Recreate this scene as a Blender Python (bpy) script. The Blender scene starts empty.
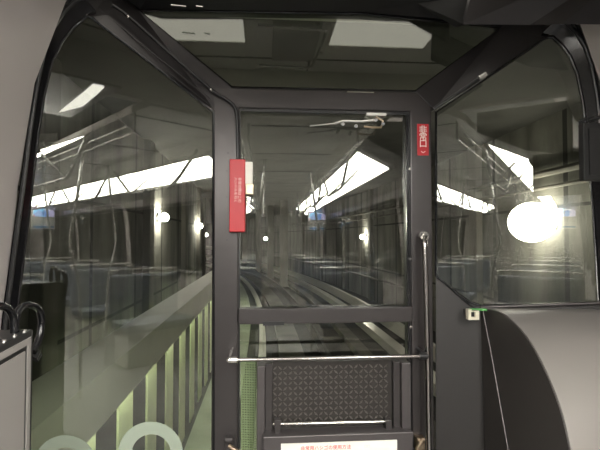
import bpy, bmesh, math, random
from mathutils import Vector, Matrix
from mathutils.geometry import tessellate_polygon
random.seed(4)
SC = bpy.context.scene
COL = SC.collection

# ------------------------------------------------------------------ camera, world, exposure
YAW, PITCH, FPX = math.radians(4.45), math.radians(1.65), 450.0
EYE = Vector((0, 0, 1.4))
FW = Vector((math.sin(YAW)*math.cos(PITCH), math.cos(YAW)*math.cos(PITCH), math.sin(PITCH)))
RT = Vector((math.cos(YAW), -math.sin(YAW), 0))
UP = RT.cross(FW)
cam = bpy.data.cameras.new('camera')
cam.sensor_width = 36.0
cam.lens = 36.0*FPX/600.0
cam.clip_start = 0.02
cam.clip_end = 300
cam_ob = bpy.data.objects.new('camera', cam)
COL.objects.link(cam_ob)
cam_ob.matrix_world = Matrix(((RT.x, UP.x, -FW.x, EYE.x), (RT.y, UP.y, -FW.y, EYE.y), (RT.z, UP.z, -FW.z, EYE.z), (0, 0, 0, 1)))
SC.camera = cam_ob

world = bpy.data.worlds.new('tunnel_dark')
world.use_nodes = True
world.node_tree.nodes['Background'].inputs[0].default_value = (0.5, 0.55, 0.5, 1)
world.node_tree.nodes['Background'].inputs[1].default_value = 0.002
SC.world = world
SC.view_settings.view_transform = 'Standard'
SC.view_settings.look = 'None'
SC.view_settings.exposure = 0.22
SC.view_settings.gamma = 1.0
SC.view_settings.use_curve_mapping = False
SC.cycles.max_bounces = 8
SC.cycles.transparent_max_bounces = 24
SC.cycles.glossy_bounces = 6
SC.cycles.sample_clamp_indirect = 6.0
SC.cycles.use_denoising = True

STRIP_POWER = 38.0        # luminous cove panels along the cabin
PANEL_POWER = 1.5         # weak glow given to the pale panels in the front ceiling
LAMP_POWER = 90.0         # tunnel wall lamps
GREEN_POWER = 42.0        # tubes under the walkway beam

CX = 0.28                 # centre line of the car
DF = 2.1                  # distance of the front frame

# ------------------------------------------------------------------ materials
def srgb(c):
    return tuple(((v/255)/12.92 if v/255 <= .04045 else ((v/255+.055)/1.055)**2.4) for v in c)

def mat(name, col, rough=.5, metal=0, var=.0, scale=8, bump=0, bscale=60, coat=0, spec=.5):
    m = bpy.data.materials.new(name); m.use_nodes = True
    nt = m.node_tree; b = nt.nodes['Principled BSDF']
    b.inputs['Roughness'].default_value = rough
    b.inputs['Metallic'].default_value = metal
    b.inputs['Coat Weight'].default_value = coat
    b.inputs['Specular IOR Level'].default_value = spec
    tc = nt.nodes.new('ShaderNodeTexCoord')
    n = nt.nodes.new('ShaderNodeTexNoise'); n.inputs['Scale'].default_value = scale; n.inputs['Detail'].default_value = 5
    nt.links.new(tc.outputs['Object'], n.inputs['Vector'])
    r = nt.nodes.new('ShaderNodeMix'); r.data_type = 'RGBA'
    r.inputs[6].default_value = (*[max(0, c*(1-var)) for c in col], 1)
    r.inputs[7].default_value = (*[min(1, c*(1+var)) for c in col], 1)
    nt.links.new(n.outputs['Fac'], r.inputs[0]); nt.links.new(r.outputs[2], b.inputs['Base Color'])
    if bump:
        n2 = nt.nodes.new('ShaderNodeTexNoise'); n2.inputs['Scale'].default_value = bscale
        nt.links.new(tc.outputs['Object'], n2.inputs['Vector'])
        bp = nt.nodes.new('ShaderNodeBump'); bp.inputs['Strength'].default_value = bump; bp.inputs['Distance'].default_value = .01
        nt.links.new(n2.outputs['Fac'], bp.inputs['Height']); nt.links.new(bp.outputs['Normal'], b.inputs['Normal'])
    return m

def emit(name, col, s):
    m = bpy.data.materials.new(name); m.use_nodes = True
    nt = m.node_tree; nt.nodes.remove(nt.nodes['Principled BSDF'])
    e = nt.nodes.new('ShaderNodeEmission'); e.inputs[0].default_value = (*col, 1); e.inputs[1].default_value = s
    nt.links.new(e.outputs[0], nt.nodes['Material Output'].inputs[0])
    return m

def glass(name, tint, f0=.045, rough=0.0):
    """thin window glass: Schlick reflection over tinted see-through, the same from both sides"""
    m = bpy.data.materials.new(name); m.use_nodes = True
    nt = m.node_tree; nt.nodes.remove(nt.nodes['Principled BSDF'])
    geo = nt.nodes.new('ShaderNodeNewGeometry')
    dot = nt.nodes.new('ShaderNodeVectorMath'); dot.operation = 'DOT_PRODUCT'
    nt.links.new(geo.outputs['Normal'], dot.inputs[0]); nt.links.new(geo.outputs['Incoming'], dot.inputs[1])
    def mth(op, a, b=None):
        n = nt.nodes.new('ShaderNodeMath'); n.operation = op
        for i, v in enumerate((a, b)):
            if v is None: continue
            if isinstance(v, (int, float)): n.inputs[i].default_value = v
            else: nt.links.new(v, n.inputs[i])
        return n.outputs[0]
    c = mth('ABSOLUTE', dot.outputs['Value'])
    p = mth('POWER', mth('SUBTRACT', 1.0, c), 5.0)
    fr = mth('ADD', mth('MULTIPLY', p, 1-f0), f0)
    t = nt.nodes.new('ShaderNodeBsdfTransparent'); t.inputs[0].default_value = (*tint, 1)
    g = nt.nodes.new('ShaderNodeBsdfGlossy'); g.inputs['Roughness'].default_value = rough
    g.inputs[0].default_value = (1, 1, .97, 1)
    mx = nt.nodes.new('ShaderNodeMixShader')
    nt.links.new(fr, mx.inputs[0]); nt.links.new(t.outputs[0], mx.inputs[1]); nt.links.new(g.outputs[0], mx.inputs[2])
    nt.links.new(mx.outputs[0], nt.nodes['Material Output'].inputs[0])
    return m

def concrete(name, a, b, panel=None):
    m = mat(name, a, .85, var=.15, scale=3, bump=.3, bscale=25)
    nt = m.node_tree; bs = nt.nodes['Principled BSDF']
    tc = nt.nodes.new('ShaderNodeTexCoord')
    n = nt.nodes.new('ShaderNodeTexNoise'); n.inputs['Scale'].default_value = 1.3; n.inputs['Detail'].default_value = 8
    mp = nt.nodes.new('ShaderNodeMapping'); mp.inputs['Scale'].default_value = (1, 1, .25)   # rain-like streaks
    nt.links.new(tc.outputs['Object'], mp.inputs[0]); nt.links.new(mp.outputs[0], n.inputs['Vector'])
    mx = nt.nodes.new('ShaderNodeMix'); mx.data_type = 'RGBA'
    mx.inputs[6].default_value = (*a, 1); mx.inputs[7].default_value = (*b, 1)
    cr = nt.nodes.new('ShaderNodeValToRGB'); cr.color_ramp.elements[0].position = .38; cr.color_ramp.elements[1].position = .66
    nt.links.new(n.outputs['Fac'], cr.inputs[0]); nt.links.new(cr.outputs[0], mx.inputs[0])
    out = mx.outputs[2]
    if panel:
        sp = nt.nodes.new('ShaderNodeSeparateXYZ'); nt.links.new(tc.outputs['Object'], sp.inputs[0])
        def mth(op, x, y):
            q = nt.nodes.new('ShaderNodeMath'); q.operation = op
            for i, v in enumerate((x, y)):
                if isinstance(v, (int, float)): q.inputs[i].default_value = v
                else: nt.links.new(v, q.inputs[i])
            return q.outputs[0]
        fr = mth('FRACT', mth('DIVIDE', sp.outputs[1], panel), 0)
        ln = mth('LESS_THAN', fr, .05)
        fz = mth('LESS_THAN', mth('FRACT', mth('DIVIDE', sp.outputs[2], panel*.8), 0), .03)
        ln = mth('MAXIMUM', ln, fz)
        m2 = nt.nodes.new('ShaderNodeMix'); m2.data_type = 'RGBA'
        nt.links.new(ln, m2.inputs[0]); nt.links.new(out, m2.inputs[6]); m2.inputs[7].default_value = (.02, .02, .018, 1)
        out = m2.outputs[2]
    nt.links.new(out, bs.inputs['Base Color'])
    return m

M = {}
M['frame'] = mat('dark grey painted frame', (.030, .027, .028), .34, .35, .15, 5, .06, 300)
M['post'] = mat('grey painted post', (.047, .042, .042), .32, .4, .12, 5, .05, 300)
M['black'] = mat('black trim', (.012, .012, .013), .35, 0, .2, 8)
M['rubber'] = mat('black rubber', (.005, .005, .006), .2, 0, .3, 10, .05, 60)
M['wall'] = mat('pale grey lining', (.37, .34, .33), .3, 0, .04, 3, .03, 200)
M['lining'] = mat('cabin lining', (.42, .41, .38), .45, 0, .05, 3)
M['roof'] = mat('ceiling lining', (.86, .84, .79), .25, 0, .05, 2)
M['seam'] = mat('dark seam', (.03, .03, .03), .6)
M['chrome'] = mat('brushed steel tube', (.62, .60, .57), .18, 1, .05, 20)
M['satin'] = mat('satin dark steel', (.34, .32, .31), .22, 1, .08, 20)
M['steel'] = mat('white metal tube', (.75, .74, .70), .25, .7, .05, 20)
M['bronze'] = mat('worn brass bracket', (.42, .33, .24), .35, 1, .3, 40, .2, 90)
M['console'] = mat('satin grey console cover', (.25, .233, .22), .34, .35, .06, 3, .04, 400)
M['cap'] = mat('dark console cheek', (.034, .030, .028), .5, 0, .08, 3, .1, 500)
M['cap2'] = mat('dark side lining', (.016, .014, .0135), .5, 0, .08, 3, .1, 500)
M['rib'] = mat('bright tread rib', (.17, .155, .145), .28, .7, .3, 30)  # lighter than the plate to give the ribs their highlights
M['tread'] = mat('dark tread plate', (.045, .041, .038), .35, .6, .2, 30)
M['ladder'] = mat('ramp side rail', (.075, .067, .068), .38, .4, .1, 10)
M['red'] = mat('red sleeve', (.44, .006, .014), .42, 0, .1, 8)
M['white'] = mat('white label', (.80, .78, .72), .5, 0, .03, 10)
M['redink'] = mat('red ink', (.60, .03, .03), .6)
M['pinkink'] = mat('pale lettering', (.85, .62, .58), .6)
M['ivory'] = mat('ivory plastic', (.62, .58, .46), .4)
M['green'] = mat('green plastic', (.10, .38, .10), .5)
M['decal'] = mat('pale grey-green film', (.30, .35, .28), .6, 0, .05, 6)
M['floor'] = mat('cabin floor', (.17, .165, .16), .5, 0, .2, 20)
M['seat'] = mat('seat fabric', (.10, .11, .13), .85, 0, .3, 60, .2, 200)
M['board'] = mat('board face', (.24, .225, .215), .35, 0, .04, 3)
M['glass_dark'] = mat('dark window', (.012, .012, .012), .05, 0, 0, 3)
M['strip'] = emit('luminous cove panel', (1, .97, .90), STRIP_POWER)
M['panel'] = emit('frosted ceiling panel', (1, .95, .84), PANEL_POWER)
M['lamp'] = emit('tunnel lamp', (1, .93, .78), LAMP_POWER)
M['lampr'] = emit('tunnel lamp with glare', (1, .93, .78), 21)  # lamp and the glare around it, one glowing globe
M['lampl'] = emit('tunnel lamp left', (1, .93, .80), 260)
M['tube'] = emit('green-white tube', (.93, 1, .72), GREEN_POWER)
M['pane'] = glass('window glass', (.90, .92, .885), .060)
M['pane_up'] = glass('upper window glass', (.77, .80, .74), .10)
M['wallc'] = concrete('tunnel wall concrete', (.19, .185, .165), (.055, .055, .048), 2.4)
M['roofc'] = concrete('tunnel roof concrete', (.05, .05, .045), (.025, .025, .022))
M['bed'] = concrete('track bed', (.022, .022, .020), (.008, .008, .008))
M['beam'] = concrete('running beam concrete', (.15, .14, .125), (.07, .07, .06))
M['walk'] = concrete('pale walkway concrete', (.40, .42, .36), (.28, .30, .25))
M['rail_green'] = mat('pale green beam', (.50, .52, .42), .6, 0, .15, 3)
M['fin'] = mat('pale green fin', (.74, .78, .55), .55, 0, .1, 4)
M['railw'] = mat('bright guide rail', (.80, .78, .72), .3, .3, .1, 10)
M['dark'] = mat('dark equipment', (.02, .02, .02), .6)
M['screen'] = mat('screen bezel', (.006, .006, .006), .5)
M['matte'] = mat('matte black', (.006, .006, .006), .7)

# ------------------------------------------------------------------ mesh helpers
def tag(o, label=None, cat=None, group=None, kind=None):
    if label: o['label'] = label
    if cat: o['category'] = cat
    if group: o['group'] = group
    if kind: o['kind'] = kind
    return o

def empty(name, loc=(0, 0, 0), **k):
    o = bpy.data.objects.new(name, None); COL.objects.link(o); o.location = loc
    o.empty_display_size = .05
    return tag(o, **k)

def link(name, bm, m, parent=None, smooth=False, bevel=0, **k):
    bmesh.ops.recalc_face_normals(bm, faces=bm.faces)
    me = bpy.data.meshes.new(name); bm.to_mesh(me); bm.free()
    for x in (m if isinstance(m, (list, tuple)) else [m]): me.materials.append(x)
    o = bpy.data.objects.new(name, me); COL.objects.link(o)
    if parent:
        o.parent = parent
        o.matrix_parent_inverse = Matrix.Translation(-Vector(parent.location))
    if smooth:
        for p in me.polygons: p.use_smooth = True
        try: me.set_sharp_from_angle(angle=math.radians(40))
        except Exception: pass
    if bevel:
        b = o.modifiers.new('bevel', 'BEVEL'); b.width = bevel; b.segments = 2; b.limit_method = 'ANGLE'
    return tag(o, **k)

def box(bm, x0, x1, y0, y1, z0, z1, mi=0):
    vs = [bm.verts.new((x, y, z)) for x in (x0, x1) for y in (y0, y1) for z in (z0, z1)]
    for f in ((0, 1, 3, 2), (4, 6, 7, 5), (0, 4, 5, 1), (2, 3, 7, 6), (0, 2, 6, 4), (1, 5, 7, 3)):
        bm.faces.new([vs[i] for i in f]).material_index = mi
    return vs

def tube(bm, pts, r, n=10, closed=False, flat=1.0):
    pts = [Vector(p) for p in pts]
    rings = []
    N = len(pts)
    prev = None
    for i, p in enumerate(pts):
        if closed: d = pts[(i+1) % N]-pts[i-1]
        else: d = (pts[min(i+1, N-1)]-pts[max(i-1, 0)])
        d.normalize()
        if prev is None:
            a = d.cross(Vector((0, 0, 1)))
            if a.length < .05: a = d.cross(Vector((1, 0, 0)))
        else:
            a = prev-d*prev.dot(d)
        a.normalize(); prev = a
        b = d.cross(a)
        rings.append([bm.verts.new(p+a*r*math.cos(t)+b*r*flat*math.sin(t)) for t in [2*math.pi*k/n for k in range(n)]])
    for i in range(N-1+(1 if closed else 0)):
        A, B = rings[i], rings[(i+1) % N]
        for k in range(n): bm.faces.new((A[k], A[(k+1) % n], B[(k+1) % n], B[k]))
    if not closed:
        bm.faces.new(rings[0][::-1]); bm.faces.new(rings[-1])

def smooth_path(pts, n=6):
    pts = [Vector(p) for p in pts]; out = []
    for i in range(len(pts)-1):
        p0 = pts[max(i-1, 0)]; p1 = pts[i]; p2 = pts[i+1]; p3 = pts[min(i+2, len(pts)-1)]
        for k in range(n):
            t = k/n
            out.append(.5*((2*p1)+(p2-p0)*t+(2*p0-5*p1+4*p2-p3)*t*t+(3*p1-p0-3*p2+p3)*t**3))
    out.append(pts[-1]); return out

def cylinder(bm, a, b, r, n=16):
    tube(bm, [a, b], r, n)

def plate(bm, outer, holes, off, mi=0):
    """flat plate from 3D outline with holes, given thickness vector off"""
    loops = [[Vector(p) for p in outer]]+[[Vector(p) for p in h] for h in holes]
    tris = tessellate_polygon(loops)
    flat = [p for l in loops for p in l]
    A = [bm.verts.new(p) for p in flat]; B = [bm.verts.new(p+off) for p in flat]
    for t in tris:
        try:
            bm.faces.new([A[i] for i in t]).material_index = mi
            bm.faces.new([B[i] for i in reversed(t)]).material_index = mi
        except ValueError: pass
    s = 0
    for l in loops:
        n = len(l)
        for i in range(n):
            j = (i+1) % n
            try: bm.faces.new((A[s+i], A[s+j], B[s+j], B[s+i])).material_index = mi
            except ValueError: pass
        s += n

def ruled(bm, a, b, off):
    a = [Vector(p) for p in a]; b = [Vector(p) for p in b]
    A = [bm.verts.new(p) for p in a]; B = [bm.verts.new(p) for p in b]
    A2 = [bm.verts.new(p+off) for p in a]; B2 = [bm.verts.new(p+off) for p in b]
    n = len(a)
    for i in range(n-1):
        bm.faces.new((A[i], A[i+1], B[i+1], B[i])); bm.faces.new((A2[i], B2[i], B2[i+1], A2[i+1]))
        bm.faces.new((A[i], A2[i], A2[i+1], A[i+1])); bm.faces.new((B[i], B[i+1], B2[i+1], B2[i]))
    bm.faces.new((A[0], B[0], B2[0], A2[0])); bm.faces.new((A[-1], A2[-1], B2[-1], B[-1]))

# planes of the glazing: point, normal towards the cabin
aL, aR = math.radians(20), math.radians(18)
XL, XR = -.243, .800
PL = (Vector((XL, DF, 1.4)), Vector((math.sin(aL), -math.cos(aL), 0)))
PR = (Vector((XR, DF, 1.4)), Vector((-math.sin(aR), -math.cos(aR), 0)))
PF = (Vector((0, DF, 1.4)), Vector((0, -1, 0)))
def at(pl, x, y):
    d = FW+RT*((x-300)/FPX)+UP*((225-y)/FPX)
    t = (pl[0]-EYE).dot(pl[1])/d.dot(pl[1])
    return EYE+d*t
def yplane(y): return (Vector((0, y, 0)), Vector((0, -1, 0)))
def xplane(x): return (Vector((x, 0, 0)), Vector((-1, 0, 0)))
def offs(pts, n, d): return [Vector(p)+n*d for p in pts]

# ------------------------------------------------------------------ the car body
def halfw(z):
    prof = [(0, 1.20), (.4, 1.26), (1.1, 1.265), (1.6, 1.225), (2.0, 1.17), (2.35, 1.05), (2.7, .93)]
    for (a, wa), (b, wb) in zip(prof, prof[1:]):
        if z <= b: return wa+(wb-wa)*(z-a)/(b-a)
    return prof[-1][1]

YB = -8.6
zs = [0, .2, .4, .75, 1.1, 1.35, 1.6, 1.8, 2.0, 2.18, 2.35, 2.6]
for side, nm in ((-1, 'wall_left'), (1, 'wall_right')):
    # front quarter panel + long side; profile follows the tapered body
    bm = bmesh.new()
    for (ya, yb) in ((YB, 1.0), (1.0, 1.80)):
        inn = [[bm.verts.new((CX+side*halfw(z), y, z)) for z in zs] for y in (ya, yb)]
        out = [[bm.verts.new((CX+side*(halfw(z)+.06), y, z)) for z in zs] for y in (ya, yb)]
        for G in (inn, out):
            for i in range(len(zs)-1): bm.faces.new((G[0][i], G[0][i+1], G[1][i+1], G[1][i]))
        for i in range(len(zs)-1):
            for e in (0, 1): bm.faces.new((inn[e][i], inn[e][i+1], out[e][i+1], out[e][i]))
    o = link(nm, bm, M['wall'], smooth=True, kind='structure')

for side, nm in ((-1, 'trim_14'), (1, 'trim_15')):      # pillar returns closing the lining against the window gaskets
    bm = bmesh.new()
    ruled(bm, [(CX+side*(halfw(z)+.004), 1.79, z) for z in zs], [(CX+side*(halfw(z)+.075), 1.93, z) for z in zs], Vector((side*.03, 0, 0)))
    link(nm, bm, M['black'], smooth=True, kind='structure')

bm = bmesh.new(); box(bm, CX-1.25, CX+1.25, YB, 2.12, -.08, 0)
link('floor', bm, M['floor'], kind='structure')

# ceiling: flat middle, raised dome over the front, coves at the sides
bm = bmesh.new()
box(bm, -.10, .66, YB, 1.18, 2.24, 2.30)
for s in (-1, 1):
    # shallow slopes either side down to the cove lights, then up to wall
    a = CX+s*.38
    ruled(bm, [(a, YB, 2.24), (a, 1.18, 2.24)], [(CX+s*.50, YB, 2.17), (CX+s*.50, 1.18, 2.17)], Vector((0, 0, .05)))
    ruled(bm, [(CX+s*.82, YB, 2.00), (CX+s*.82, .84, 2.00)], [(CX+s*1.15, YB, 1.93), (CX+s*1.15, .84, 1.93)], Vector((0, 0, .05)))
box(bm, CX-1.15, CX+1.15, 1.12, 1.20, 1.94+.32, 2.56)   # step between dome and saloon ceiling
ceil = link('ceiling', bm, M['roof'], kind='structure')
bm = bmesh.new(); box(bm, CX-1.1, CX+1.1, 1.20, 2.3, 2.53, 2.58)          # dome over the front
link('ceiling', bm, mat('white dome lining', (.85, .84, .80), .4, 0, .03, 3), kind='structure')
bm = bmesh.new()
for y in (-7.4, -6.2, -5.0, -3.8, -2.6, -1.4, -.2, .9):
    box(bm, -.10, .66, y-.006, y+.006, 2.235, 2.2405)
box(bm, CX-.006, CX+.006, 1.22, 2.05, 2.524, 2.531)
box(bm, CX-.9, CX+.9, 1.40, 1.41, 2.524, 2.531)
link('trim_1', bm, M['seam'], kind='structure')

bm = bmesh.new(); box(bm, CX-1.25, CX+1.25, YB-.06, YB, 0, 2.5)
link('wall_back', bm, M['lining'], kind='structure')

bm = bmesh.new()      # grey fill panel ahead of the right cove lights, with its end cap
ruled(bm, [(CX+.50, .43, 2.165), (CX+.50, .84, 2.165)], [(CX+.83, .43, 1.995), (CX+.83, .84, 1.995)], Vector((0, 0, .01)))
link('trim_12', bm, M['board'], kind='structure')
bm = bmesh.new()
plate(bm, [(CX+.51, .845, 2.165), (CX+.82, .845, 2.0), (CX+1.10, .845, 1.94), (CX+1.10, .845, 2.30), (CX+.51, .845, 2.30)], [], Vector((0, .02, 0)))
link('trim_13', bm, M['cap'], kind='structure')

# ------------------------------------------------------------------ front glazing frame
zt = at(PF, 300, 89).z
zh = at(PF, 300, 109).z
xl, xr = at(PF, 238.5, 240).x, at(PF, 411, 240).x
bm = bmesh.new()
plate(bm, [(XL, DF, 0), (XR, DF, 0), (XR, DF, zt), (XL, DF, zt)],
      [[(xl, DF, .02), (xl, DF, zh), (xr, DF, zh), (xr, DF, .02)]], Vector((0, .05, 0)))
wf = link('wall_front', bm, M['post'], kind='structure', bevel=.006)
# side posts stand proud of the header
up = [at(PF, 140, 11), at(PF, 232, 87), at(PF, 415, 91), at(PF, 500, 28), at(PF, 360, 14)]
# diagonal members
Lp = [(214, 110), (90, 17), (70, 0)]
A = [at(PL, *p) for p in Lp]; B = [at(PF, 232, 87), at(PF, 140, 11), at(PF, 112, -14)]
bm = bmesh.new(); ruled(bm, A, B, Vector((0, .05, 0)))
c0 = Vector((XL, DF, zt))
plate(bm, [A[0], B[0], c0], [], Vector((0, .05, 0)))
link('trim_2', bm, M['frame'], kind='structure', bevel=.004)
A = [at(PR, 434, 110), at(PR, 546, 38), at(PR, 568, 18)]; B = [at(PF, 415, 91), at(PF, 500, 28), at(PF, 545, -6)]
bm = bmesh.new(); ruled(bm, A, B, Vector((0, .05, 0)))
plate(bm, [A[0], B[0], Vector((XR, DF, zt))], [], Vector((0, .05, 0)))
link('trim_3', bm, M['frame'], kind='structure', bevel=.004)
# dark band above the upper pane, bulging into the cabin
bm = bmesh.new()
pts = [(60, -40), (100, -14), (140, 11), (360, 14), (500, 28), (545, -2), (560, -40)]
plate(bm, [at(PF, *p) for p in pts], [], Vector((0, .05, 0)))
ruled(bm, [at(yplane(2.08), 95, -20), at(yplane(2.08), 140, 9), at(yplane(2.08), 360, 12), at(yplane(2.08), 470, 21)],
      [at(yplane(1.98), 95, -50), at(yplane(1.98), 150, -8), at(yplane(1.98), 360, -6), at(yplane(1.98), 460, -2)], Vector((0, .02, .02)))
link('trim_4', bm, M['black'], kind='structure')
# grey lining panel at the top right corner and its dark joint
bm = bmesh.new()
plate(bm, [at(yplane(1.90), 464, 24), at(yplane(1.80), 530, 25), at(yplane(1.72), 562, 24), at(yplane(1.62), 640, 25), at(yplane(1.52), 660, -60), at(yplane(1.82), 480, -40)], [], Vector((0, .01, .03)))
link('trim_5', bm, M['frame'], kind='structure')
bm = bmesh.new()
plate(bm, [at(yplane(2.02), 414, 2), at(yplane(2.04), 455, 27), at(yplane(2.0), 466, 25), at(yplane(1.93), 480, -30), at(yplane(1.95), 414, -30)], [], Vector((0, .01, .03)))
link('trim_6', bm, M['matte'], kind='structure')

def window(name, pl, outline, glassm, gout=None, gin=None, depth=.05, seal=.006):
    w = empty(name, tuple(sum((at(pl, *p) for p in outline), Vector())/len(outline)), kind='structure')
    pts = [at(pl, *p) for p in outline]
    bm = bmesh.new(); plate(bm, pts, [], -pl[1]*.006)
    link('pane', bm, glassm, w)
    bm = bmesh.new(); tube(bm, offs(pts, pl[1], .002), seal, 8, closed=True)
    link('seal', bm, M['rubber'], w, smooth=True)
    if gout:
        bm = bmesh.new(); ruled(bm, [at(pl, *p)+pl[1]*depth for p in gout], [at(pl, *p)+pl[1]*.012 for p in gin], -pl[1]*.04)
        link('gasket', bm, M['rubber'], w, smooth=True)
        mid = [(at(pl, *a)+pl[1]*depth)*.72+(at(pl, *b)+pl[1]*.012)*.28 for a, b in zip(gout, gin)]
        bm = bmesh.new(); tube(bm, [m_+pl[1]*.004 for m_ in mid], .009, 8)
        link('bead', bm, M['black'], w, smooth=True)
    return w

Lout = [(213.5, 112), (92, 18), (86, 17), (74, 27), (62, 42), (52, 62), (44, 95), (38, 132), (32, 185), (18, 302), (10, 380), (2, 460), (-8, 560), (213.5, 560)]
gin = [(96, 12), (86, 16), (74, 26), (62, 41), (52, 62), (44, 95), (38, 132), (32, 185), (18, 302), (10, 380), (2, 460), (-8, 560)]
gout = [(80, -2), (72, 2), (60, 14), (50, 30), (42, 54), (35, 90), (29, 130), (22, 185), (6, 302), (-3, 380), (-12, 460), (-24, 560)]
W1 = window('window_1', PL, Lout, M['pane'], gout, gin)
Rout = [(436, 112), (546, 38), (553, 38), (562, 46), (570, 57), (577, 74), (583, 104), (588, 150), (593, 210), (598, 303), (482, 306), (470, 302), (458, 294), (447, 284), (436, 276)]
rin = [(542, 34), (553, 36), (562, 44), (571, 56), (578, 74), (584, 104), (589, 150), (594, 210), (600, 303)]
rout = [(556, 22), (566, 24), (576, 33), (585, 48), (592, 68), (597, 100), (603, 150), (608, 210), (614, 303)]
W2 = window('window_2', PR, Rout, M['pane'], rout, rin)
window('window_3', PF, [(140, 11), (360, 14), (500, 28), (415, 91), (232, 87)], M['pane_up'], seal=.004)
bm = bmesh.new()  # chrome slivers added as the slit highlights on the dark band
for q in ((171, 5, 186, 6.5), (196, 6, 203, 7)):
    tube(bm, [at(yplane(1.97), q[0], q[1]), at(yplane(1.97), q[2], q[3])], .003, 8)
tag(link('trim_glints', bm, M['chrome'], smooth=True), kind='structure')

# round film rings at the foot of the left pane
for nm, cx_, cy_, r in (('ring_decal', 151.5, 453, 31.5), ('ring_decal', 66, 466, 31)):
    c = at(PL, cx_, cy_); ex = at(PL, cx_+r, cy_)-c
    R = ex.length; ax = ex.normalized(); az = Vector((0, 0, 1)); Rz = (at(PL, cx_, cy_-r)-c).length
    def ell(k): return [c+ax*R*k*math.cos(t)+az*Rz*k*math.sin(t)+PL[1]*.0015 for t in [2*math.pi*i/48 for i in range(48)]]
    bm = bmesh.new(); plate(bm, ell(1), [ell(.60)], PL[1]*.001)
    o = link(nm, bm, M['decal'], W1, label='pale grey-green ring on the glass')

# panels below the side panes
bm = bmesh.new()
low = [(436, 276), (447, 284), (458, 294), (470, 302), (482, 306), (598, 303), (625, 303), (625, 700), (436, 700)]
plate(bm, [at(PR, *p) for p in low], [], -PR[1]*.04)
link('trim_8', bm, M['cap2'], kind='structure')
bm = bmesh.new()
plate(bm, [at(PL, 213.5, 560), at(PL, -30, 560), at(PL, -30, 640), at(PL, 213.5, 640)], [], -PL[1]*.04)
link('trim_9', bm, M['frame'], kind='structure')

# ------------------------------------------------------------------ emergency door
YD = DF+.012
door = empty('door_1', ((xl+xr)/2, YD, 0), kind='structure')
zu0, zu1 = at(yplane(YD), 320, 307).z, at(yplane(YD), 320, 113).z
xs0, xs1 = at(yplane(YD), 240, 240).x, at(yplane(YD), 406, 240).x
zm = at(yplane(YD), 320, 322).z
def rect(x0, x1, z0, z1, y): return [(x0, y, z0), (x1, y, z0), (x1, y, z1), (x0, y, z1)]
bm = bmesh.new()
plate(bm, rect(xl, xr, .02, zh, YD), [rect(xs0, xs1, zu0, zu1, YD), rect(xs0, xs1, .05, zm, YD)], Vector((0, .03, 0)))
link('door_frame', bm, M['black'], door)
bm = bmesh.new(); plate(bm, rect(xs0, xs1, zu0, zu1, YD+.012), [], Vector((0, .006, 0)))
link('upper_pane', bm, M['pane'], door)
bm = bmesh.new(); plate(bm, rect(xs0, xs1, .05, zm, YD+.012), [], Vector((0, .006, 0)))
link('lower_pane', bm, M['pane'], door)
bm = bmesh.new(); box(bm, xl+.002, xr-.002, DF-.022, YD+.01, zm, zu0)
rl = link('crossbar', bm, M['post'], door, bevel=.004)
bm = bmesh.new(); box(bm, at(PF, 263, 320).x, at(PF, 284, 320).x, DF-.026, DF-.018, zm-.006, zm+.012)
link('latch_slot', bm, M['black'], rl)
# right hand door stile with its shiny edge
bm = bmesh.new(); box(bm, xs1, xs1+.012, DF-.004, DF+.012, .05, zh-.02)
link('stile_seal', bm, M['rubber'], door)
bm = bmesh.new()
for z in (1.73, 1.30, .98):
    bm = bmesh.new(); cylinder(bm, (xs1+.014, DF-.008, z), (xs1+.014, DF+.01, z), .006, 12)
    link('rivet', bm, M['chrome'], door, smooth=True)

# door stay at the top right of the emergency door
YS = 2.055
def S(x, y, yy=YS): return at(yplane(yy), x, y)
st = empty('door_stay', tuple(S(360, 122)), label='worn metal hinged stay arm under the header of the emergency door', cat='stay')
bm = bmesh.new(); a, b = S(366, 113), S(386, 116.5)
box(bm, a.x, b.x, YS-.01, DF, b.z, a.z)
link('bracket', bm, M['steel'], st, bevel=.002)
bm = bmesh.new(); tube(bm, [S(334, 123.5), S(343, 121), S(360, 121.5), S(376, 120)], .0055, 8)
tube(bm, [S(310, 126), S(334, 123.5)], .003, 8)
link('arm', bm, M['steel'], st, smooth=True)
bm = bmesh.new(); tube(bm, [S(364, 126.5), S(372, 127.5), S(381, 127.5), S(383, 121), S(376, 117)], .005, 8)
link('link_arm', bm, M['bronze'], st, smooth=True)
bm = bmesh.new()
for p in ((376, 120), (383, 124), (343, 124), (356, 126)):
    bm = bmesh.new(); cylinder(bm, S(*p, YS-.012), S(*p, YS+.01), .008, 12)
    link('pivot_pin', bm, M['chrome'], st, smooth=True)

# handrail on the right post
gr = empty('grab_rail', tuple(at(yplane(2.04), 425, 440)), label='tall vertical steel grab rail on the right door post', cat='handrail')
bm = bmesh.new(); tube(bm, smooth_path([at(yplane(2.08), 424, 236), at(yplane(2.04), 424.5, 240), at(yplane(2.03), 425, 260), at(yplane(2.03), 427.5, 350), at(yplane(2.03), 429, 440), at(yplane(2.03), 431, 520)], 6), .0125, 14)
link('tube', bm, M['satin'], gr, smooth=True)
bm = bmesh.new(); c = at(yplane(2.08), 422.5, 236)
cylinder(bm, c, c+Vector((0, -.03, 0)), .022, 20); cylinder(bm, c+Vector((.0, -.03, 0)), c+Vector((0, -.036, 0)), .010, 12)
link('flange', bm, M['chrome'], gr, smooth=True)

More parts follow.
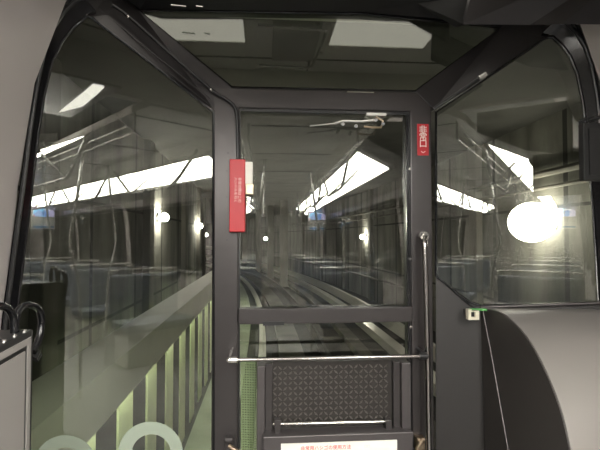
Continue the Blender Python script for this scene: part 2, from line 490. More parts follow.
# horizontal bar across the door
YH = 1.97
hr = empty('safety_bar', tuple(at(yplane(YH), 328, 357)), label='horizontal bright steel safety bar across the emergency door', cat='safety bar')
a, b = at(yplane(YH), 229, 360), at(yplane(YH), 427, 356)
bm = bmesh.new(); cylinder(bm, a, b, .0088, 16)
link('bar', bm, M['satin'], hr, smooth=True)
for p, s in ((a, 1), (b, -1)):
    bm = bmesh.new(); cylinder(bm, p, p+Vector((s*.035, 0, 0)), .015, 16)
    cylinder(bm, p+Vector((0, 0, 0)), (p.x, DF+.002, p.z), .010, 12)
    link('bar_end', bm, M['chrome'] if s > 0 else M['black'], hr, smooth=True)

# folded ramp behind the bar
YR = 2.04
ramp = empty('folding_ramp', (at(yplane(YR), 330, 440).x, YR, 0), label='dark folded escape ramp with diamond tread standing against the emergency door', cat='escape ramp')
def R_(x, y, yy=YR): return at(yplane(yy), x, y)
for (xa, xb, nm, y0, ym) in ((257, 265, 'side_rail', 364, 2.0), (265, 272.5, 'inner_rail', 363, 2.02), (392, 399, 'inner_rail', 361, 2.02), (399, 408, 'side_rail', 361, 2.0)):
    bm = bmesh.new(); p, q = R_(xa, y0), R_(xb, y0)
    box(bm, p.x, q.x, ym, 2.09, .1, p.z)
    link(nm, bm, M['ladder'] if nm == 'side_rail' else M['post'], ramp, bevel=.003)
# tread plate with raised diamond bars
p, q = R_(272.5, 362), R_(392, 424)
bm = bmesh.new(); box(bm, p.x, q.x, YR, YR+.012, q.z-.02, p.z)
tp = link('tread_plate', bm, M['tread'], ramp)
bm = bmesh.new()
sx = .023
nx = int((q.x-p.x)/sx); nz = int((p.z-q.z)/sx)
for i in range(nx):
    for j in range(nz):
        cx_ = p.x+(i+.5)*sx; cz_ = q.z+(j+.5)*sx
        s = 1 if (i+j) % 2 else -1
        d = Vector((.0098, 0, .0098*s)); n_ = Vector((-.0019, 0, .0019*s))
        c = Vector((cx_, YR, cz_))
        base = [c-d, c+n_*1.6, c+d, c-n_*1.6]
        top = [bm.verts.new(v+Vector((0, -.003, 0))) for v in (c-d*.8, c+n_, c+d*.8, c-n_)]
        bs = [bm.verts.new(v) for v in base]
        bm.faces.new(top)
        for k in range(4): bm.faces.new((bs[k], bs[(k+1) % 4], top[(k+1) % 4], top[k]))
link('diamond_ribs', bm, M['rib'], tp)
bm = bmesh.new(); cylinder(bm, R_(273, 424, 2.02), R_(390, 421.5, 2.02), .008, 12)
link('hinge_rod', bm, M['chrome'], ramp, smooth=True)
for xa in (385, 274.5):
    bm = bmesh.new(); a, b = R_(xa, 419, 2.01), R_(xa+6, 430, 2.01)
    box(bm, a.x, b.x, 1.995, 2.03, b.z-.03, a.z)
    link('lug', bm, M['post'], ramp, bevel=.002)
# lower box of the ramp with the paper notice
bm = bmesh.new()
a, b = R_(263, 434, 1.99), R_(411, 429, 1.99)
box(bm, a.x, b.x, 1.96, 2.09, .08, (a.z+b.z)/2)
bx = link('ramp_box', bm, M['ladder'], ramp, bevel=.004)
a, b = at(yplane(1.955), 281, 443), at(yplane(1.955), 397, 441)
zt_ = (a.z+b.z)/2
bm = bmesh.new(); box(bm, a.x, b.x, 1.953, 1.959, zt_-.19, zt_)
nt_ = link('notice', bm, M['white'], bx, label='white notice with red writing')

def text(name, s, size, mtl, loc, rot, parent, vertical=False, ext=.0006, ls=1.0):
    cu = bpy.data.curves.new(name, 'FONT'); cu.body = '\n'.join(s) if vertical else s
    cu.size = size; cu.extrude = ext; cu.align_x = 'CENTER'; cu.align_y = 'CENTER'
    cu.space_line = ls
    o = bpy.data.objects.new(name, cu); COL.objects.link(o)
    bpy.context.view_layer.update()
    dg = bpy.context.evaluated_depsgraph_get()
    me = bpy.data.meshes.new_from_object(o.evaluated_get(dg))
    bpy.data.objects.remove(o, do_unlink=True)
    me.transform(Matrix.Translation(Vector(loc)) @ rot)
    me.materials.clear(); me.materials.append(mtl)
    t = bpy.data.objects.new(name, me); COL.objects.link(t)
    if parent:
        t.parent = parent
        t.matrix_parent_inverse = Matrix.Translation(-Vector(parent.location)) if parent.type == 'EMPTY' else Matrix()
    return t
RX = Matrix.Rotation(math.pi/2, 4, 'X')

tx = (a.x+b.x)/2
text('notice_writing', '非常用ハシゴの使用方法', .020, M['redink'], (tx-.06, 1.9525, zt_-.022), RX, nt_)
text('notice_writing', '□□', .014, M['pinkink'], (tx+.12, 1.9525, zt_-.022), RX, nt_)

# green net strip left of the ramp, seen through the lower part of the door
bm = bmesh.new()
YN = 2.085
a, b = at(yplane(YN), 241.5, 362), at(yplane(YN), 256, 460)
n = 9
for i in range(n+1):
    x = a.x+(b.x-a.x)*i/n
    box(bm, x-.0014, x+.0014, YN-.001, YN+.001, b.z, a.z)
m_ = int((a.z-b.z)/.0075)
for j in range(m_+1):
    z = b.z+(a.z-b.z)*j/m_
    box(bm, a.x, b.x, YN-.0012, YN+.0012, z-.0014, z+.0014)
M['net'] = mat('green net', (.17, .23, .11), .6)
tag(link('safety_net', bm, M['net']), label='narrow green mesh strip hanging left of the folded ramp', cat='net')

# hinge catches at the foot of both posts
for nm, px, lab in (('floor_catch', 229, 'worn brass catch at the foot of the left door post'), ('floor_catch', 421, 'worn brass catch at the foot of the right door post')):
    s = 1 if px < 300 else -1
    e = empty(nm, tuple(at(yplane(2.06), px, 446)), label=lab, cat='catch')
    bm = bmesh.new(); p = at(yplane(2.06), px, 440)
    cylinder(bm, p-Vector((.016, 0, 0)), p+Vector((.016, 0, 0)), .013, 14); box(bm, p.x-.02, p.x+.02, 2.06, 2.10, p.z-.05, p.z+.008)
    link('pin', bm, M['bronze'] if s < 0 else M['post'], e, bevel=.002)
    bm = bmesh.new(); tube(bm, smooth_path([p+Vector((0, -.01, -.02)), p+Vector((s*.03, -.02, -.035)), p+Vector((s*.055, -.02, -.05))] if s > 0 else [p+Vector((.005, -.01, .01)), p+Vector((-.02, -.02, -.02)), p+Vector((-.035, -.02, -.05))], 4), .009, 8)
    link('lever', bm, M['bronze'], e, smooth=True)

# ------------------------------------------------------------------ red sleeve on left post
YC = 2.05
def Cc(x, y, yy=YC): return at(yplane(yy), x, y)
red = empty('emergency_handle_cover', tuple(Cc(237, 195)), label='red plastic cover with small white writing on the left door post', cat='handle cover')
bm = bmesh.new(); a, b = Cc(229.5, 159), Cc(245, 232)
box(bm, a.x, b.x, YC, DF-.002, b.z, a.z)
cv = link('cover', bm, M['red'], red, bevel=.004)
text('cover_writing', '非常の際はこの', .0165, M['pinkink'], (Cc(239.5, 190).x, YC-.0005, Cc(239, 190).z), RX @ Matrix.Rotation(-math.pi/2, 4, 'Z'), cv)
text('cover_writing', 'ハンドルを引く', .0165, M['pinkink'], (Cc(235.5, 190).x, YC-.0005, Cc(239, 190).z), RX @ Matrix.Rotation(-math.pi/2, 4, 'Z'), cv)
bm = bmesh.new(); a, b = Cc(245.2, 162, 2.07), Cc(252.5, 194, 2.07)
box(bm, a.x, b.x, 2.06, 2.10, b.z, a.z)
tgm = link('handle_block', bm, M['white'], red, bevel=.002, label='white block beside the red cover')
bm = bmesh.new(); a, b = Cc(245.6, 184, 2.058), Cc(253.5, 194.5, 2.058)
box(bm, a.x, b.x, 2.052, 2.10, b.z, a.z+.0)
link('catch', bm, M['bronze'], tgm, bevel=.002)
bm = bmesh.new()
for p in ((228, 153), (227, 171), (227, 197), (227, 240)):
    bm = bmesh.new(); cylinder(bm, Cc(*p, DF-.004), Cc(*p, DF+.004), .004, 10)
    link('screw', bm, M['black'], red)

# conduit down the diagonal member into the cover
mid = lambda px, py, k, d: (at(PL, px, py)*k+at(PF, px, py)*(1-k))+Vector((0, d, 0))
bm = bmesh.new()
cpts = [at(yplane(1.98), 112, 5), at(yplane(2.0), 130, 18), at(yplane(2.04), 175, 58), at(yplane(2.06), 212, 90), at(yplane(2.065), 226, 99), at(yplane(2.068), 234, 106), at(yplane(2.07), 236.8, 116), at(yplane(2.07), 237.5, 135), at(yplane(2.07), 237.8, 160)]
tube(bm, smooth_path(cpts, 6), .0075, 10)
cd = tag(link('conduit', bm, M['black'], smooth=True), label='thin black conduit running down the left diagonal member to the red cover', cat='conduit')
for p in ((128, 17), (211, 90)):
    yy = 2.0 if p[0] < 150 else 2.058
    bm = bmesh.new(); c = at(yplane(yy-.006), *p)
    bmesh.ops.create_uvsphere(bm, u_segments=12, v_segments=8, radius=.008, matrix=Matrix.Translation(c))
    link('clip', bm, M['chrome'], cd, smooth=True)
bm = bmesh.new()
tube(bm, [at(yplane(1.985), 92, 10), at(yplane(2.03), 150, 58), at(yplane(2.06), 214, 109)], .003, 8)
tube(bm, [at(yplane(1.975), 98, 8), at(yplane(2.02), 155, 55), at(yplane(2.055), 210, 99)], .0025, 8)
link('trim_10', bm, M['frame'], smooth=True, kind='structure')

# glossy bar on the right diagonal
bm = bmesh.new(); tube(bm, [at(yplane(2.03), 434, 109), at(yplane(2.0), 460, 92), at(yplane(1.975), 484, 76)], .010, 12)
bar = tag(link('trim_bar', bm, M['black'], smooth=True), label='glossy black bar with a pale tip along the right diagonal member', cat='trim bar')
bm = bmesh.new(); tube(bm, [at(yplane(1.97), 479, 78.5), at(yplane(1.965), 486, 74)], .012, 12)
link('tip', bm, M['steel'], bar, smooth=True)
# slim light slot on header
bm = bmesh.new(); a, b = at(yplane(DF-.004), 347, 91.5), at(yplane(DF-.004), 374, 93.2)
box(bm, a.x, b.x, DF-.006, DF+.002, b.z, b.z+.006)
box(bm, a.x+.002, a.x+.014, DF-.007, DF-.005, b.z+.001, b.z+.005)
tag(link('nameplate', bm, M['chrome'], wf), label='slim bright plate')

# red exit sign
YE = DF-.003
sg = empty('exit_sign', tuple(at(yplane(YE), 423, 140)), label='small red sign with white characters on the right door post', cat='sign')
a, b = at(yplane(YE), 417.2, 124), at(yplane(YE), 428.6, 155.5)
bm = bmesh.new(); box(bm, a.x, b.x, YE-.002, DF, b.z, a.z)
sp_ = link('sign_plate', bm, M['red'], sg)
sw = (a.x+b.x)/2
for k, ch in enumerate('非常口'):
    text('sign_character', ch, .041, M['white'], (sw, YE-.003, a.z-.030-.0335*k), RX, sp_)
bm = bmesh.new(); zz = b.z+.014
plate(bm, [(sw-.011, YE-.0035, zz+.005), (sw, YE-.0035, zz-.004), (sw+.011, YE-.0035, zz+.005), (sw+.009, YE-.0035, zz+.007), (sw, YE-.0035, zz-.0005), (sw-.009, YE-.0035, zz+.007)], [], Vector((0, .001, 0)))
link('sign_arrow', bm, M['pinkink'], sp_)

# ------------------------------------------------------------------ right console
X0 = 1.0
PX = xplane(X0)
arc = smooth_path([at(PX, 481, 308), at(PX, 500, 312), at(PX, 520, 329), at(PX, 536, 352), at(PX, 551, 384), at(PX, 562, 415), at(PX, 570, 450)], 6)
ylast = arc[-1].y-.06
prof = [(p.y, p.z) for p in arc]+[(ylast+.02, .55), (ylast, .3), (ylast, .0), (1.98, .0)]
con = empty('driver_console', (1.25, 1.7, 0), label='grey driver console with curved satin cover below the right window', cat='console')
X1 = CX+1.19
bm = bmesh.new()
ruled(bm, [(X0+.004, y, z) for y, z in prof[:-1]], [(X1, y, z) for y, z in prof[:-1]], Vector((0, .012, -.012)))
link('curved_cover', bm, M['console'], con, smooth=True)
bm = bmesh.new()
plate(bm, [(X0, y+.003, z-.004) for y, z in prof], [], Vector((.02, 0, 0)))
ck = link('cheek_panel', bm, M['cap'], con)
bm = bmesh.new(); tube(bm, [at(xplane(X0-.004), 482.5, 309), at(xplane(X0-.004), 492, 358), at(xplane(X0-.004), 508.5, 452), at(xplane(X0-.004), 530, 580)], .0035, 8)
link('seam', bm, M['ladder'], ck)
bm = bmesh.new(); a = at(PR, 481, 307); b = at(PR, 640, 301)
tube(bm, [a+PR[1]*.012, b+PR[1]*.012], .008, 10)
link('top_bead', bm, M['post'], con, smooth=True)
bm = bmesh.new(); box(bm, X0+.02, X1, 1.9, 1.99, .9, 1.08)
link('back_box', bm, M['cap'], con)
# dark round boss on wall beside post (seen as a faint disc)
bm = bmesh.new(); tube(bm, smooth_path([at(PR, 437, 277)+PR[1]*.004, at(PR, 447, 285)+PR[1]*.004, at(PR, 458, 295)+PR[1]*.004, at(PR, 470, 305)+PR[1]*.004, at(PR, 480, 309)+PR[1]*.004], 4), .005, 8)
link('trim_11', bm, M['rubber'], smooth=True, kind='structure')

# small ivory key switch
YK = 1.95
ks = empty('key_switch', tuple(at(yplane(YK), 474.5, 314)), label='small ivory switch with a green tab at the console corner', cat='switch')
a, b = at(yplane(YK), 468.5, 309.5), at(yplane(YK), 479.5, 320)
bm = bmesh.new()
plate(bm, rect(a.x, b.x, b.z, a.z, YK), [rect(a.x+.013, b.x-.018, b.z+.013, a.z-.012, YK)], Vector((0, .03, 0)))
link('housing', bm, M['ivory'], ks, bevel=.002)
bm = bmesh.new(); box(bm, a.x+.010, b.x-.014, YK+.012, YK+.07, b.z+.010, a.z-.008)
link('keyhole', bm, M['black'], ks)
bm = bmesh.new(); a2, b2 = at(yplane(YK+.02), 470, 307.8), at(yplane(YK+.02), 485, 310)
box(bm, a2.x, b2.x, YK+.0, YK+.03, b2.z, b2.z+.007)
link('tab', bm, M['green'], ks)

# black monitor box, top right
mo = empty('monitor', tuple(at(yplane(1.62), 590, 118)), label='black monitor box hanging at the upper right edge beside the right window', cat='monitor')
a, b = at(yplane(1.62), 579.5, 124), at(yplane(1.62), 579.5, 181)
bm = bmesh.new()
box(bm, a.x, a.x+.26, 1.60, 1.63, b.z, a.z)
link('housing', bm, M['matte'], mo, bevel=.004)
bm = bmesh.new(); box(bm, a.x+.02, a.x+.24, 1.596, 1.602, b.z+.02, a.z-.02)
link('screen', bm, M['screen'], mo)
bm = bmesh.new(); tube(bm, [at(yplane(1.7), 578, 123.5), at(yplane(1.69), 588, 120.5), at(yplane(1.66), 612, 113)], .008, 10)
cylinder(bm, at(yplane(1.71), 581, 122), at(yplane(1.69), 588, 120), .014, 12)
link('bracket', bm, M['black'], mo, smooth=True)

# ------------------------------------------------------------------ left cabinet with black loop handles
XC = -.60
bd = empty('side_cabinet', (XC-.1, 1.0, 0), label='pale cabinet with dark double border at the lower left, black loop handles on top', cat='cabinet')
PXc = xplane(XC)
tr, tl = at(PXc, 33.5, 329), at(PXc, 0, 346)
k = (tr.z-tl.z)/(tr.y-tl.y)
y1, y0 = tr.y, .62
def ztop(y): return tr.z+k*(y-tr.y)
def face(i, x): return [(x, y0+i, .0+i), (x, y1-i, .0+i), (x, y1-i, ztop(y1-i)-i), (x, y0+i, ztop(y0+i)-i)]
bm = bmesh.new(); plate(bm, face(0, XC), [], Vector((-.24, 0, 0)))
link('body', bm, M['black'], bd, bevel=.004)
bm = bmesh.new(); plate(bm, face(.016, XC+.003), [face(.032, XC+.003)], Vector((-.004, 0, 0)))
link('border_strip', bm, M['board'], bd)
bm = bmesh.new(); plate(bm, face(.044, XC+.003), [], Vector((-.004, 0, 0)))
link('face_panel', bm, M['board'], bd)
def H(x, y, xx): return at(xplane(xx), x, y)
XH = XC-.03
bm = bmesh.new()
tube(bm, smooth_path([H(15, 345, XH), H(15.5, 322, XH), H(18, 312, XH), H(24, 306, XH), H(32, 305.5, XH), H(39, 310, XH), H(41.5, 320, XH), H(40.5, 332, XH), H(37, 344, XH), H(33, 352, XH)], 6), .0095, 12)
link('loop_handle', bm, M['rubber'], bd, smooth=True)
bm = bmesh.new()
tube(bm, smooth_path([H(14.5, 345, XH), H(14, 322, XH), H(11, 312, XH), H(5, 307, XH), H(-3, 307, XH), H(-12, 315, XH), H(-15, 330, XH), H(-15, 352, XH)], 6), .0095, 12)
link('loop_handle', bm, M['rubber'], bd, smooth=True)
bm = bmesh.new(); a = H(36, 352, XH); cylinder(bm, H(34, 359, XH), H(38, 351, XH), .008, 10); cylinder(bm, H(36.5, 361, XH), H(40.5, 354, XH), .005, 10)
link('clamp', bm, M['black'], bd, smooth=True)
bm = bmesh.new()
for i in range(4):
    y = y1-.02-.045*i; bm = bmesh.new(); cylinder(bm, (XC-.012, y, ztop(y)-.001), (XC-.012, y, ztop(y)+.004), .006, 10)
    link('top_screw', bm, M['chrome'], bd)

# ------------------------------------------------------------------ cabin behind: lights, rails, seats, windows
sides = {1: 'right', -1: 'left'}
ordn = ['first', 'second', 'third', 'fourth', 'fifth', 'sixth', 'seventh']
y_edges = [.42, -1.10, -2.15, -3.20, -4.25, -5.30, -6.35, -7.40]
for s in (1, -1):
    for i in range(7):
        ya, yb = y_edges[i]-.012, y_edges[i+1]+.012
        e = empty('cove_light', (CX+s*.66, (ya+yb)/2, 2.08), label='%s glowing cove panel from the front, above the %s side of the cabin' % (ordn[i], sides[s]), cat='ceiling light', group='glowing cove panels on the %s side' % sides[s])
        bm = bmesh.new()
        ruled(bm, [(CX+s*.52, yb, 2.145), (CX+s*.52, ya, 2.145)], [(CX+s*.80, yb, 2.005), (CX+s*.80, ya, 2.005)], Vector((0, 0, .004)))
        link('diffuser', bm, M['strip'], e)
        bm = bmesh.new()
        for x_, z_ in ((.505, 2.152), (.815, 1.998)):
            box(bm, CX+s*x_-.012, CX+s*x_+.012, yb-.01, ya+.01, z_-.01, z_+.014)
        link('frame', bm, M['lining'], e)

def handrail_frame(s, y):
    x = CX+s*.47
    e = empty('hanging_handrail', (x, y, 2.2))
    bm = bmesh.new()
    tube(bm, smooth_path([(x, y, 2.22), (x, y-.12, 2.13), (x, y-.42, 1.93), (x, y-.50, 1.90), (x, y-.60, 1.895), (x, y-1.30, 1.895), (x, y-1.40, 1.90), (x, y-1.48, 1.93), (x, y-1.78, 2.13), (x, y-1.90, 2.22)], 3), .014, 8)
    link('loop_tube', bm, M['steel'], e, smooth=True)
    for k in (.55, 1.35):
        bm = bmesh.new(); tube(bm, [(x, y-k, 1.90), (x+s*.20, y-k, 2.10)], .010, 8)
        link('brace', bm, M['steel'], e, smooth=True)
    return e
protos = {}
for s in (1, -1):
    for i in range(4):
        y = .38-2.0*i
        if i == 0: e = protos[s] = handrail_frame(s, y)
        else:
            e = protos[s].copy(); COL.objects.link(e); e.location = (protos[s].location.x, y, 2.2)
            for ch in list(protos[s].children):
                c2 = ch.copy(); COL.objects.link(c2); c2.parent = e; c2.matrix_parent_inverse = ch.matrix_parent_inverse.copy()
        e['label'] = '%s white tube handrail loop from the front under the %s cove lights' % (ordn[i], sides[s])
        e['category'] = 'handrail'; e['group'] = 'hanging handrail loops on the %s side' % sides[s]
    bm = bmesh.new(); x = CX+s*.40
    tube(bm, [(x, 1.0, 2.10), (x, YB+.1, 2.10)], .008, 8); tube(bm, [(x+s*.05, 1.0, 2.13), (x+s*.05, YB+.1, 2.13)], .006, 8)
    for y in (1.0, -1.5, -4, -6.5): tube(bm, [(x, y, 2.10), (x, y, 2.24)], .008, 8)
    tag(link('ceiling_rail', bm, M['steel'], smooth=True), label='long slim ceiling rail along the %s side of the cabin' % sides[s], cat='handrail')

# stanchions (white poles, slightly leaning out from the ceiling)
poles = [(-.0, -.3), (.56, -1.2), (-.0, -2.6), (.56, -3.6), (.56, -5.9), (-.0, -5.2)]
for i, (x, y) in enumerate(poles):
    s = 1 if x > CX else -1
    bm = bmesh.new()
    tube(bm, smooth_path([(x, y, 2.2), (x+s*.05, y, 1.75), (x+s*.10, y, 1.35), (x+s*.02, y, .95), (x, y, 0)], 5), .014, 10)
    tag(link('stanchion', bm, M['steel'], smooth=True), label='%s bent white stanchion pole from the front, %s side of the cabin' % (ordn[i//2], sides[s]), cat='pole', group='cabin poles')

# hanging picture display
dp = empty('hanging_display', (1.19, -6.0, 2.0), label='picture display with blue and red screen above a pale caption, hanging in the cabin', cat='display')
bm = bmesh.new(); box(bm, .98, 1.40, -6.06, -6.0, 1.58, 2.02); link('housing', bm, M['white'], dp, bevel=.005)
dm = mat('display picture', (.1, .2, .4), .4)
nt = dm.node_tree; bs = nt.nodes['Principled BSDF']
vo = nt.nodes.new('ShaderNodeTexVoronoi'); vo.inputs['Scale'].default_value = 9
tcd = nt.nodes.new('ShaderNodeTexCoord'); nt.links.new(tcd.outputs['Object'], vo.inputs['Vector'])
cr = nt.nodes.new('ShaderNodeValToRGB')
cr.color_ramp.elements[0].color = (.5, .03, .04, 1); cr.color_ramp.elements[1].color = (.03, .12, .35, 1)
e_ = cr.color_ramp.elements.new(.45); e_.color = (.15, .4, .6, 1); e_ = cr.color_ramp.elements.new(.7); e_.color = (.7, .7, .65, 1)
sx_ = nt.nodes.new('ShaderNodeSeparateColor'); nt.links.new(vo.outputs['Color'], sx_.inputs[0])
nt.links.new(sx_.outputs[0], cr.inputs[0]); nt.links.new(cr.outputs[0], bs.inputs['Base Color'])
nt.links.new(cr.outputs[0], bs.inputs['Emission Color']); bs.inputs['Emission Strength'].default_value = 7
bm = bmesh.new(); box(bm, 1.0, 1.19, -6.0, -5.995, 1.82, 2.0); link('picture', bm, dm, dp)
bm = bmesh.new(); box(bm, 1.20, 1.38, -6.0, -5.995, 1.82, 2.0); link('picture', bm, dm, dp)
bm = bmesh.new(); box(bm, 1.0, 1.38, -6.0, -5.995, 1.60, 1.635)
link('caption_bar', bm, mat('blue strip', (.05, .2, .45), .4), dp)
bm = bmesh.new(); cylinder(bm, (1.19, -6.03, 2.02), (1.19, -6.03, 2.25), .012); link('hanger', bm, M['steel'], dp)

# seats: pairs with backs across the car
def seat(x, y, lab):
    e = empty('passenger_seat', (x, y, 0), label=lab, cat='seat', group='seat pairs across the cabin')
    bm = bmesh.new(); box(bm, x-.42, x+.42, y-.22, y+.22, .38, .48); link('cushion', bm, M['seat'], e, bevel=.03)
    bm = bmesh.new(); vs = box(bm, x-.42, x+.42, y-.30, y-.22, .44, .98); link('backrest', bm, M['seat'], e, bevel=.03)
    bm = bmesh.new(); tube(bm, smooth_path([(x-.40, y-.26, .9), (x-.40, y-.26, 1.0), (x-.36, y-.26, 1.03), (x+.36, y-.26, 1.03), (x+.40, y-.26, 1.0), (x+.40, y-.26, .9)], 4), .012, 8)
    link('grip', bm, M['steel'], e, smooth=True)
    bm = bmesh.new(); box(bm, x-.38, x+.38, y-.2, y+.15, 0, .38); link('pedestal', bm, M['lining'], e, bevel=.01)
for i, y in enumerate((-1.0, -2.3, -3.6, -4.9)):
    for s in (1, -1):
        seat(CX+s*.76, y, '%s dark seat pair from the front on the %s side of the aisle' % (ordn[i], sides[s]))

wn = 4
for s in (1, -1):
    for (ya, yb) in ((1.0, -.5), (-.75, -2.7), (-2.95, -4.9), (-5.15, -7.1)):
        w = empty('window_%d' % wn, (CX+s*1.2, (ya+yb)/2, 1.4), kind='structure'); wn += 1
        bm = bmesh.new()
        zz_ = [1.0, 1.1, 1.35, 1.6, 1.8]
        ruled2 = lambda d, yA, yB, z_: [(CX+s*(halfw(z)-d), yA, z) for z in z_]
        a = [(CX+s*(halfw(z)-.012), ya-.03, z) for z in zz_]; b = [(CX+s*(halfw(z)-.012), yb+.03, z) for z in zz_]
        ruled(bm, a, b, Vector((s*.01, 0, 0)))
        link('pane', bm, M['glass_dark'], w)
        bm = bmesh.new()
        lo = [(CX+s*(halfw(z)-.02), y, z) for y, z in ((ya, .97), (ya, 1.1), (ya, 1.35), (ya, 1.6), (ya, 1.83), (yb, 1.83), (yb, 1.6), (yb, 1.35), (yb, 1.1), (yb, .97))]
        tube(bm, lo, .02, 8, closed=True)
        link('frame', bm, M['frame'], w, smooth=True)

# front dome fittings, mirrored in the upper pane
for xa, xb, lab in ((-.66, -.10, 'left'), (.35, .94, 'right')):  # pale panels given a weak glow of their own
    e = empty('ceiling_glow_panel', ((xa+xb)/2, 1.8, 2.53), label='dim glowing frosted panel in the front ceiling, %s of the hatch' % lab, cat='ceiling light', group='frosted front ceiling panels')
    bm = bmesh.new(); box(bm, xa+.015, xb-.015, 1.645, 1.975, 2.520, 2.531); link('diffuser', bm, M['panel'], e)
    bm = bmesh.new(); plate(bm, [(xa, 1.63, 2.515), (xb, 1.63, 2.515), (xb, 1.99, 2.515), (xa, 1.99, 2.515)], [[(xa+.015, 1.645, 2.515), (xb-.015, 1.645, 2.515), (xb-.015, 1.975, 2.515), (xa+.015, 1.975, 2.515)]], Vector((0, 0, .02)))
    link('frame', bm, M['white'], e)
e = empty('streak_wedge', (-.46, 1.0, 2.25), label='slim tapered glowing wedge added in the front ceiling for a bright streak in the left window', cat='ceiling light')
bm = bmesh.new(); plate(bm, [(-.465, .60, 2.24), (-.40, .86, 2.24), (-.43, 1.20, 2.24), (-.445, 1.33, 2.24), (-.505, 1.33, 2.24), (-.485, .96, 2.24)], [], Vector((0, 0, .006)))  # glowing wedge added to mirror as a bright streak in the left pane
link('lens', bm, emit('streak wedge glow', (1, .96, .88), 7.0), e)
bm = bmesh.new(); box(bm, -.72, -.36, .5, 1.36, 2.246, 2.259); link('fairing', bm, M['lining'], e, bevel=.003)  # backing added to carry the glowing wedge
ht = empty('roof_hatch', (.15, 1.62, 2.53), label='roof hatch with a tube loop in the front ceiling', cat='hatch')
bm = bmesh.new(); box(bm, .04, .30, 1.40, 1.93, 2.512, 2.531); link('hatch_plate', bm, M['lining'], ht, bevel=.006)
bm = bmesh.new(); tube(bm, smooth_path([(-.04, 1.90, 2.50), (.24, 1.90, 2.49), (.30, 1.88, 2.49), (.32, 1.83, 2.49), (.30, 1.45, 2.49), (.28, 1.38, 2.49), (.22, 1.36, 2.49), (-.04, 1.36, 2.50)], 5), .008, 8)
link('loop_tube', bm, M['steel'], ht, smooth=True)
bm = bmesh.new()
for p in ((.27, 1.92), (.27, 1.42), (.33, 1.55)):
    bm = bmesh.new(); cylinder(bm, (p[0], p[1], 2.505), (p[0], p[1], 2.515), .012, 12)
    link('bolt', bm, M['chrome'], ht)

# ------------------------------------------------------------------ the tunnel ahead
ZF = -1.4
def bend(y): return -.0042*max(0, y-12)**2
stations = [-10, -5, 0, 2, 5, 8, 12, 15, 18, 21, 24, 27, 30, 34, 38, 42, 48, 54, 60, 68, 76]
def sweep(bm, sec, y0=-10, y1=76, mi=0, extra=None):
    ys = sorted(set([y0, y1]+[y for y in stations if y0 < y < y1]))
    n = len(sec); rings = []
    for y in ys:
        dx = bend(y)+(extra(y) if extra else 0)
        rings.append([bm.verts.new((x+dx, y, z)) for x, z in sec])
    for A_, B_ in zip(rings, rings[1:]):
        for k in range(n): bm.faces.new((A_[k], A_[(k+1) % n], B_[(k+1) % n], B_[k])).material_index = mi
    bm.faces.new(rings[0]); bm.faces.new(rings[-1][::-1])
def rs(x0, x1, z0, z1): return [(x0, z0), (x1, z0), (x1, z1), (x0, z1)]
XTL, XTR, ZTC = -2.7, 5.1, 3.6
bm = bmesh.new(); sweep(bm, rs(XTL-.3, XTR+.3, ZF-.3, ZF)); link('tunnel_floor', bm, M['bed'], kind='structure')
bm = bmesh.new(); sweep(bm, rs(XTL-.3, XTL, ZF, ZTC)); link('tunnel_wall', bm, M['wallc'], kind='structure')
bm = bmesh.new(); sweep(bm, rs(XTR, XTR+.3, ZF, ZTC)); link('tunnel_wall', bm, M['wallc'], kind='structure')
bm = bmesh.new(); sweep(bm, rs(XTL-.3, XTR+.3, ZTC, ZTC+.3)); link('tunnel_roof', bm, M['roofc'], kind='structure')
bm = bmesh.new(); box(bm, XTL+bend(76)-1, XTR+bend(76)+1, 76, 76.4, ZF, ZTC); link('tunnel_end', bm, M['bed'], kind='structure')
# running beams and guide rails
def strip(name, sec, m, lab, cat, y0=2.6, y1=75, extra=None):
    bm = bmesh.new(); sweep(bm, sec, y0, y1, extra=extra)
    return tag(link(name, bm, m), label=lab, cat=cat)
bm = bmesh.new(); sweep(bm, rs(-1.04, -.42, ZF, ZF+.06), -2, 75); link('tunnel_walkway', bm, M['walk'], kind='structure')
strip('guide_rail', rs(-.14, .03, ZF, ZF+.12), M['railw'], 'pale narrow guide rail seen through the left part of the door', 'rail')
strip('running_beam', rs(.34, .92, ZF, ZF+.10), M['beam'], 'broad concrete running beam in the middle of the near track', 'track beam')
strip('guide_rail', rs(1.35, 1.42, ZF, ZF+.30), M['dark'], 'dark low guide rail right of the near track', 'rail')
strip('running_beam', rs(2.15, 2.45, ZF, ZF+.16), M['beam'], 'concrete running beam on the left of the far track', 'track beam')
strip('guide_rail', rs(3.0, 3.28, ZF, ZF+.22), M['railw'], 'bright curving guide rail on the far track', 'rail')
strip('guide_rail', rs(3.82, 3.94, ZF, ZF+.35), M['railw'], 'thin bright conductor rail beside the right tunnel wall', 'rail')
# crossbar of the track seen low in the door
for i, y in enumerate((7.2, 9.2, 12.0, 15.4)):
    bm = bmesh.new(); box(bm, 1.46+bend(y), 2.13+bend(y), y, y+.14, ZF, ZF+.14)
    tag(link('track_tie', bm, M['beam']), label='%s crosswise concrete tie from the car between the tracks' % ordn[i], cat='track tie', group='crosswise ties')

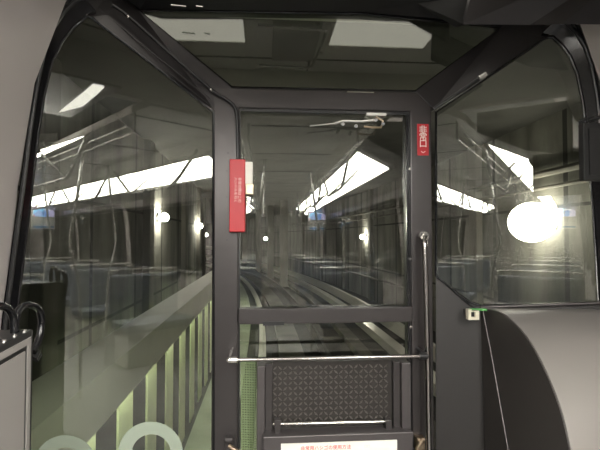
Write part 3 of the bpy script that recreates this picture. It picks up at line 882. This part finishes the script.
# left beam (an open channel with tube lights inside) and pale fins below
bm = bmesh.new()
sec = [(-1.26, .36), (-1.24, .36), (-1.24, .60), (-.96, .60), (-.96, .31), (-.94, .31), (-.94, .62), (-1.26, .62)]
sweep(bm, sec, 1.93, 60)
tag(link('walkway_beam', bm, M['rail_green']), label='long pale green beam running beside the car on the left', cat='beam')
fin_proto = None
for i in range(26):
    y = 2.10+.85*i
    if fin_proto is None:
        bm = bmesh.new(); box(bm, -.01, .01, -.185, .185, ZF, .55)
        f = fin_proto = link('beam_fin', bm, M['fin'], bevel=.003)
    else:
        f = fin_proto.copy(); COL.objects.link(f)
    f.location = (-1.13+bend(y), y, 0)
    f['label'] = 'pale green upright fin under the beam left of the car, one of a receding row'
    f['category'] = 'fin'; f['group'] = 'pale green fins under the left beam'
for i in range(6):
    ya = 1.98+3.1*i
    e = empty('fin_light', (-1.02, ya+1.4, .45), label='%s slim green-white tube light inside the left beam' % ordn[i], cat='tube light', group='tube lights inside the left beam')
    bm = bmesh.new(); tube(bm, [(-1.02+bend(ya), ya, .40), (-1.02+bend(ya+2.8), ya+2.8, .40)], .014, 8); link('tube', bm, M['tube'], e)
    for k in (.3, 2.5):
        bm = bmesh.new(); x_ = -1.02+bend(ya+k); box(bm, x_-.01, x_+.01, ya+k-.01, ya+k+.01, .41, .60); link('clip', bm, M['dark'], e)

# pilasters on walls
for s, X in ((1, XTL), (-1, XTR)):
    pr = None
    for i in range(12):
        y = 5.6+4.8*i
        if pr is None:
            bm = bmesh.new(); box(bm, 0 if s > 0 else -.16, .16 if s > 0 else 0, -.2, .2, ZF, ZTC); pr = o = link('wall_pilaster', bm, M['beam'], bevel=.02)
        else: o = pr.copy(); COL.objects.link(o)
        o.location = (X+bend(y), y, 0)
        o['label'] = 'concrete pilaster on the %s tunnel wall, one of an even row' % ('left' if s > 0 else 'right')
        o['category'] = 'pilaster'; o['group'] = 'pilasters of the %s tunnel wall' % ('left' if s > 0 else 'right')
# columns between the tracks, far ahead
for i, y in enumerate((26, 31, 36, 42)):
    for j, x in enumerate((-.9+.5, 1.9)):
        bm = bmesh.new(); box(bm, x-.22+bend(y), x+.22+bend(y), y-.3, y+.3, ZF, ZTC)
        if j: tag(link('tunnel_column', bm, M['beam'], bevel=.02), label='%s dark concrete column between the tracks' % ordn[i], cat='column', group='columns between the tracks')
        else: bm.free() if bm.is_valid else None
# pipes along right wall
for i, (x, z, r) in enumerate(((XTR-.12, 2.55, .06), (XTR-.10, 2.3, .035), (XTR-.22, -.35, .05))):
    bm = bmesh.new(); tube(bm, [(x+bend(y), y, z) for y in stations], r, 8)
    tag(link('wall_pipe', bm, M['beam'], smooth=True), label='%s pipe along the right tunnel wall' % ('thick upper', 'thin middle', 'low')[i], cat='pipe')
# wall lamps
def lamp(x, y, z, s, size, lab, m=None):
    e = empty('wall_lamp', (x, y, z), label=lab, cat='wall lamp')
    bp_ = min(size, .3)
    bm = bmesh.new(); wx = x-s*(.025 if size > .5 else .05)
    box(bm, min(wx, wx+s*.03), max(wx, wx+s*.03), y-bp_*.5, y+bp_*.5, z-bp_*.4, z+bp_*.4)
    link('backplate', bm, M['dark'], e)
    bm = bmesh.new(); bmesh.ops.create_uvsphere(bm, u_segments=16, v_segments=10, radius=size*.5)
    bmesh.ops.scale(bm, vec=(.8, .9, .75), verts=bm.verts); bmesh.ops.translate(bm, vec=(x+s*size*.36, y, z), verts=bm.verts)
    link('globe', bm, m or M['lamp'], e, smooth=True)
    if size > .5:
        bm = bmesh.new(); tube(bm, [(x, y, z), (x+s*.06, y, z)], .05); link('stem', bm, M['dark'], e)
lamp(XTL+.06+bend(11.6), 11.6, 1.92, 1, .28, 'bright lamp on the left tunnel wall, nearest to the car', M['lampl'])
lamp(XTL+.06+bend(19.6), 19.6, 1.92, 1, .28, 'bright lamp on the left tunnel wall, second ahead', M['lampl'])
lamp(XTL+.06+bend(29), 29, 1.6, 1, .3, 'distant lamp on the left tunnel wall, third ahead')
lamp(XTL+.06+bend(38), 38, 1.6, 1, .3, 'distant lamp on the left tunnel wall, fourth ahead')
lamp(XTR-.03, 7.66, 1.68, -1, .95, 'glaring lamp on the right tunnel wall seen through the right window', M['lampr'])  # globe oversized so its shape takes in the glare around the lamp
lamp(XTR-.06+bend(21), 21, 1.45, -1, .28, 'lamp on the right tunnel wall seen through the door', M['lampl'])
lamp(1.66+bend(31), 31, 1.35, -1, .28, 'lamp on the far column between the tracks')
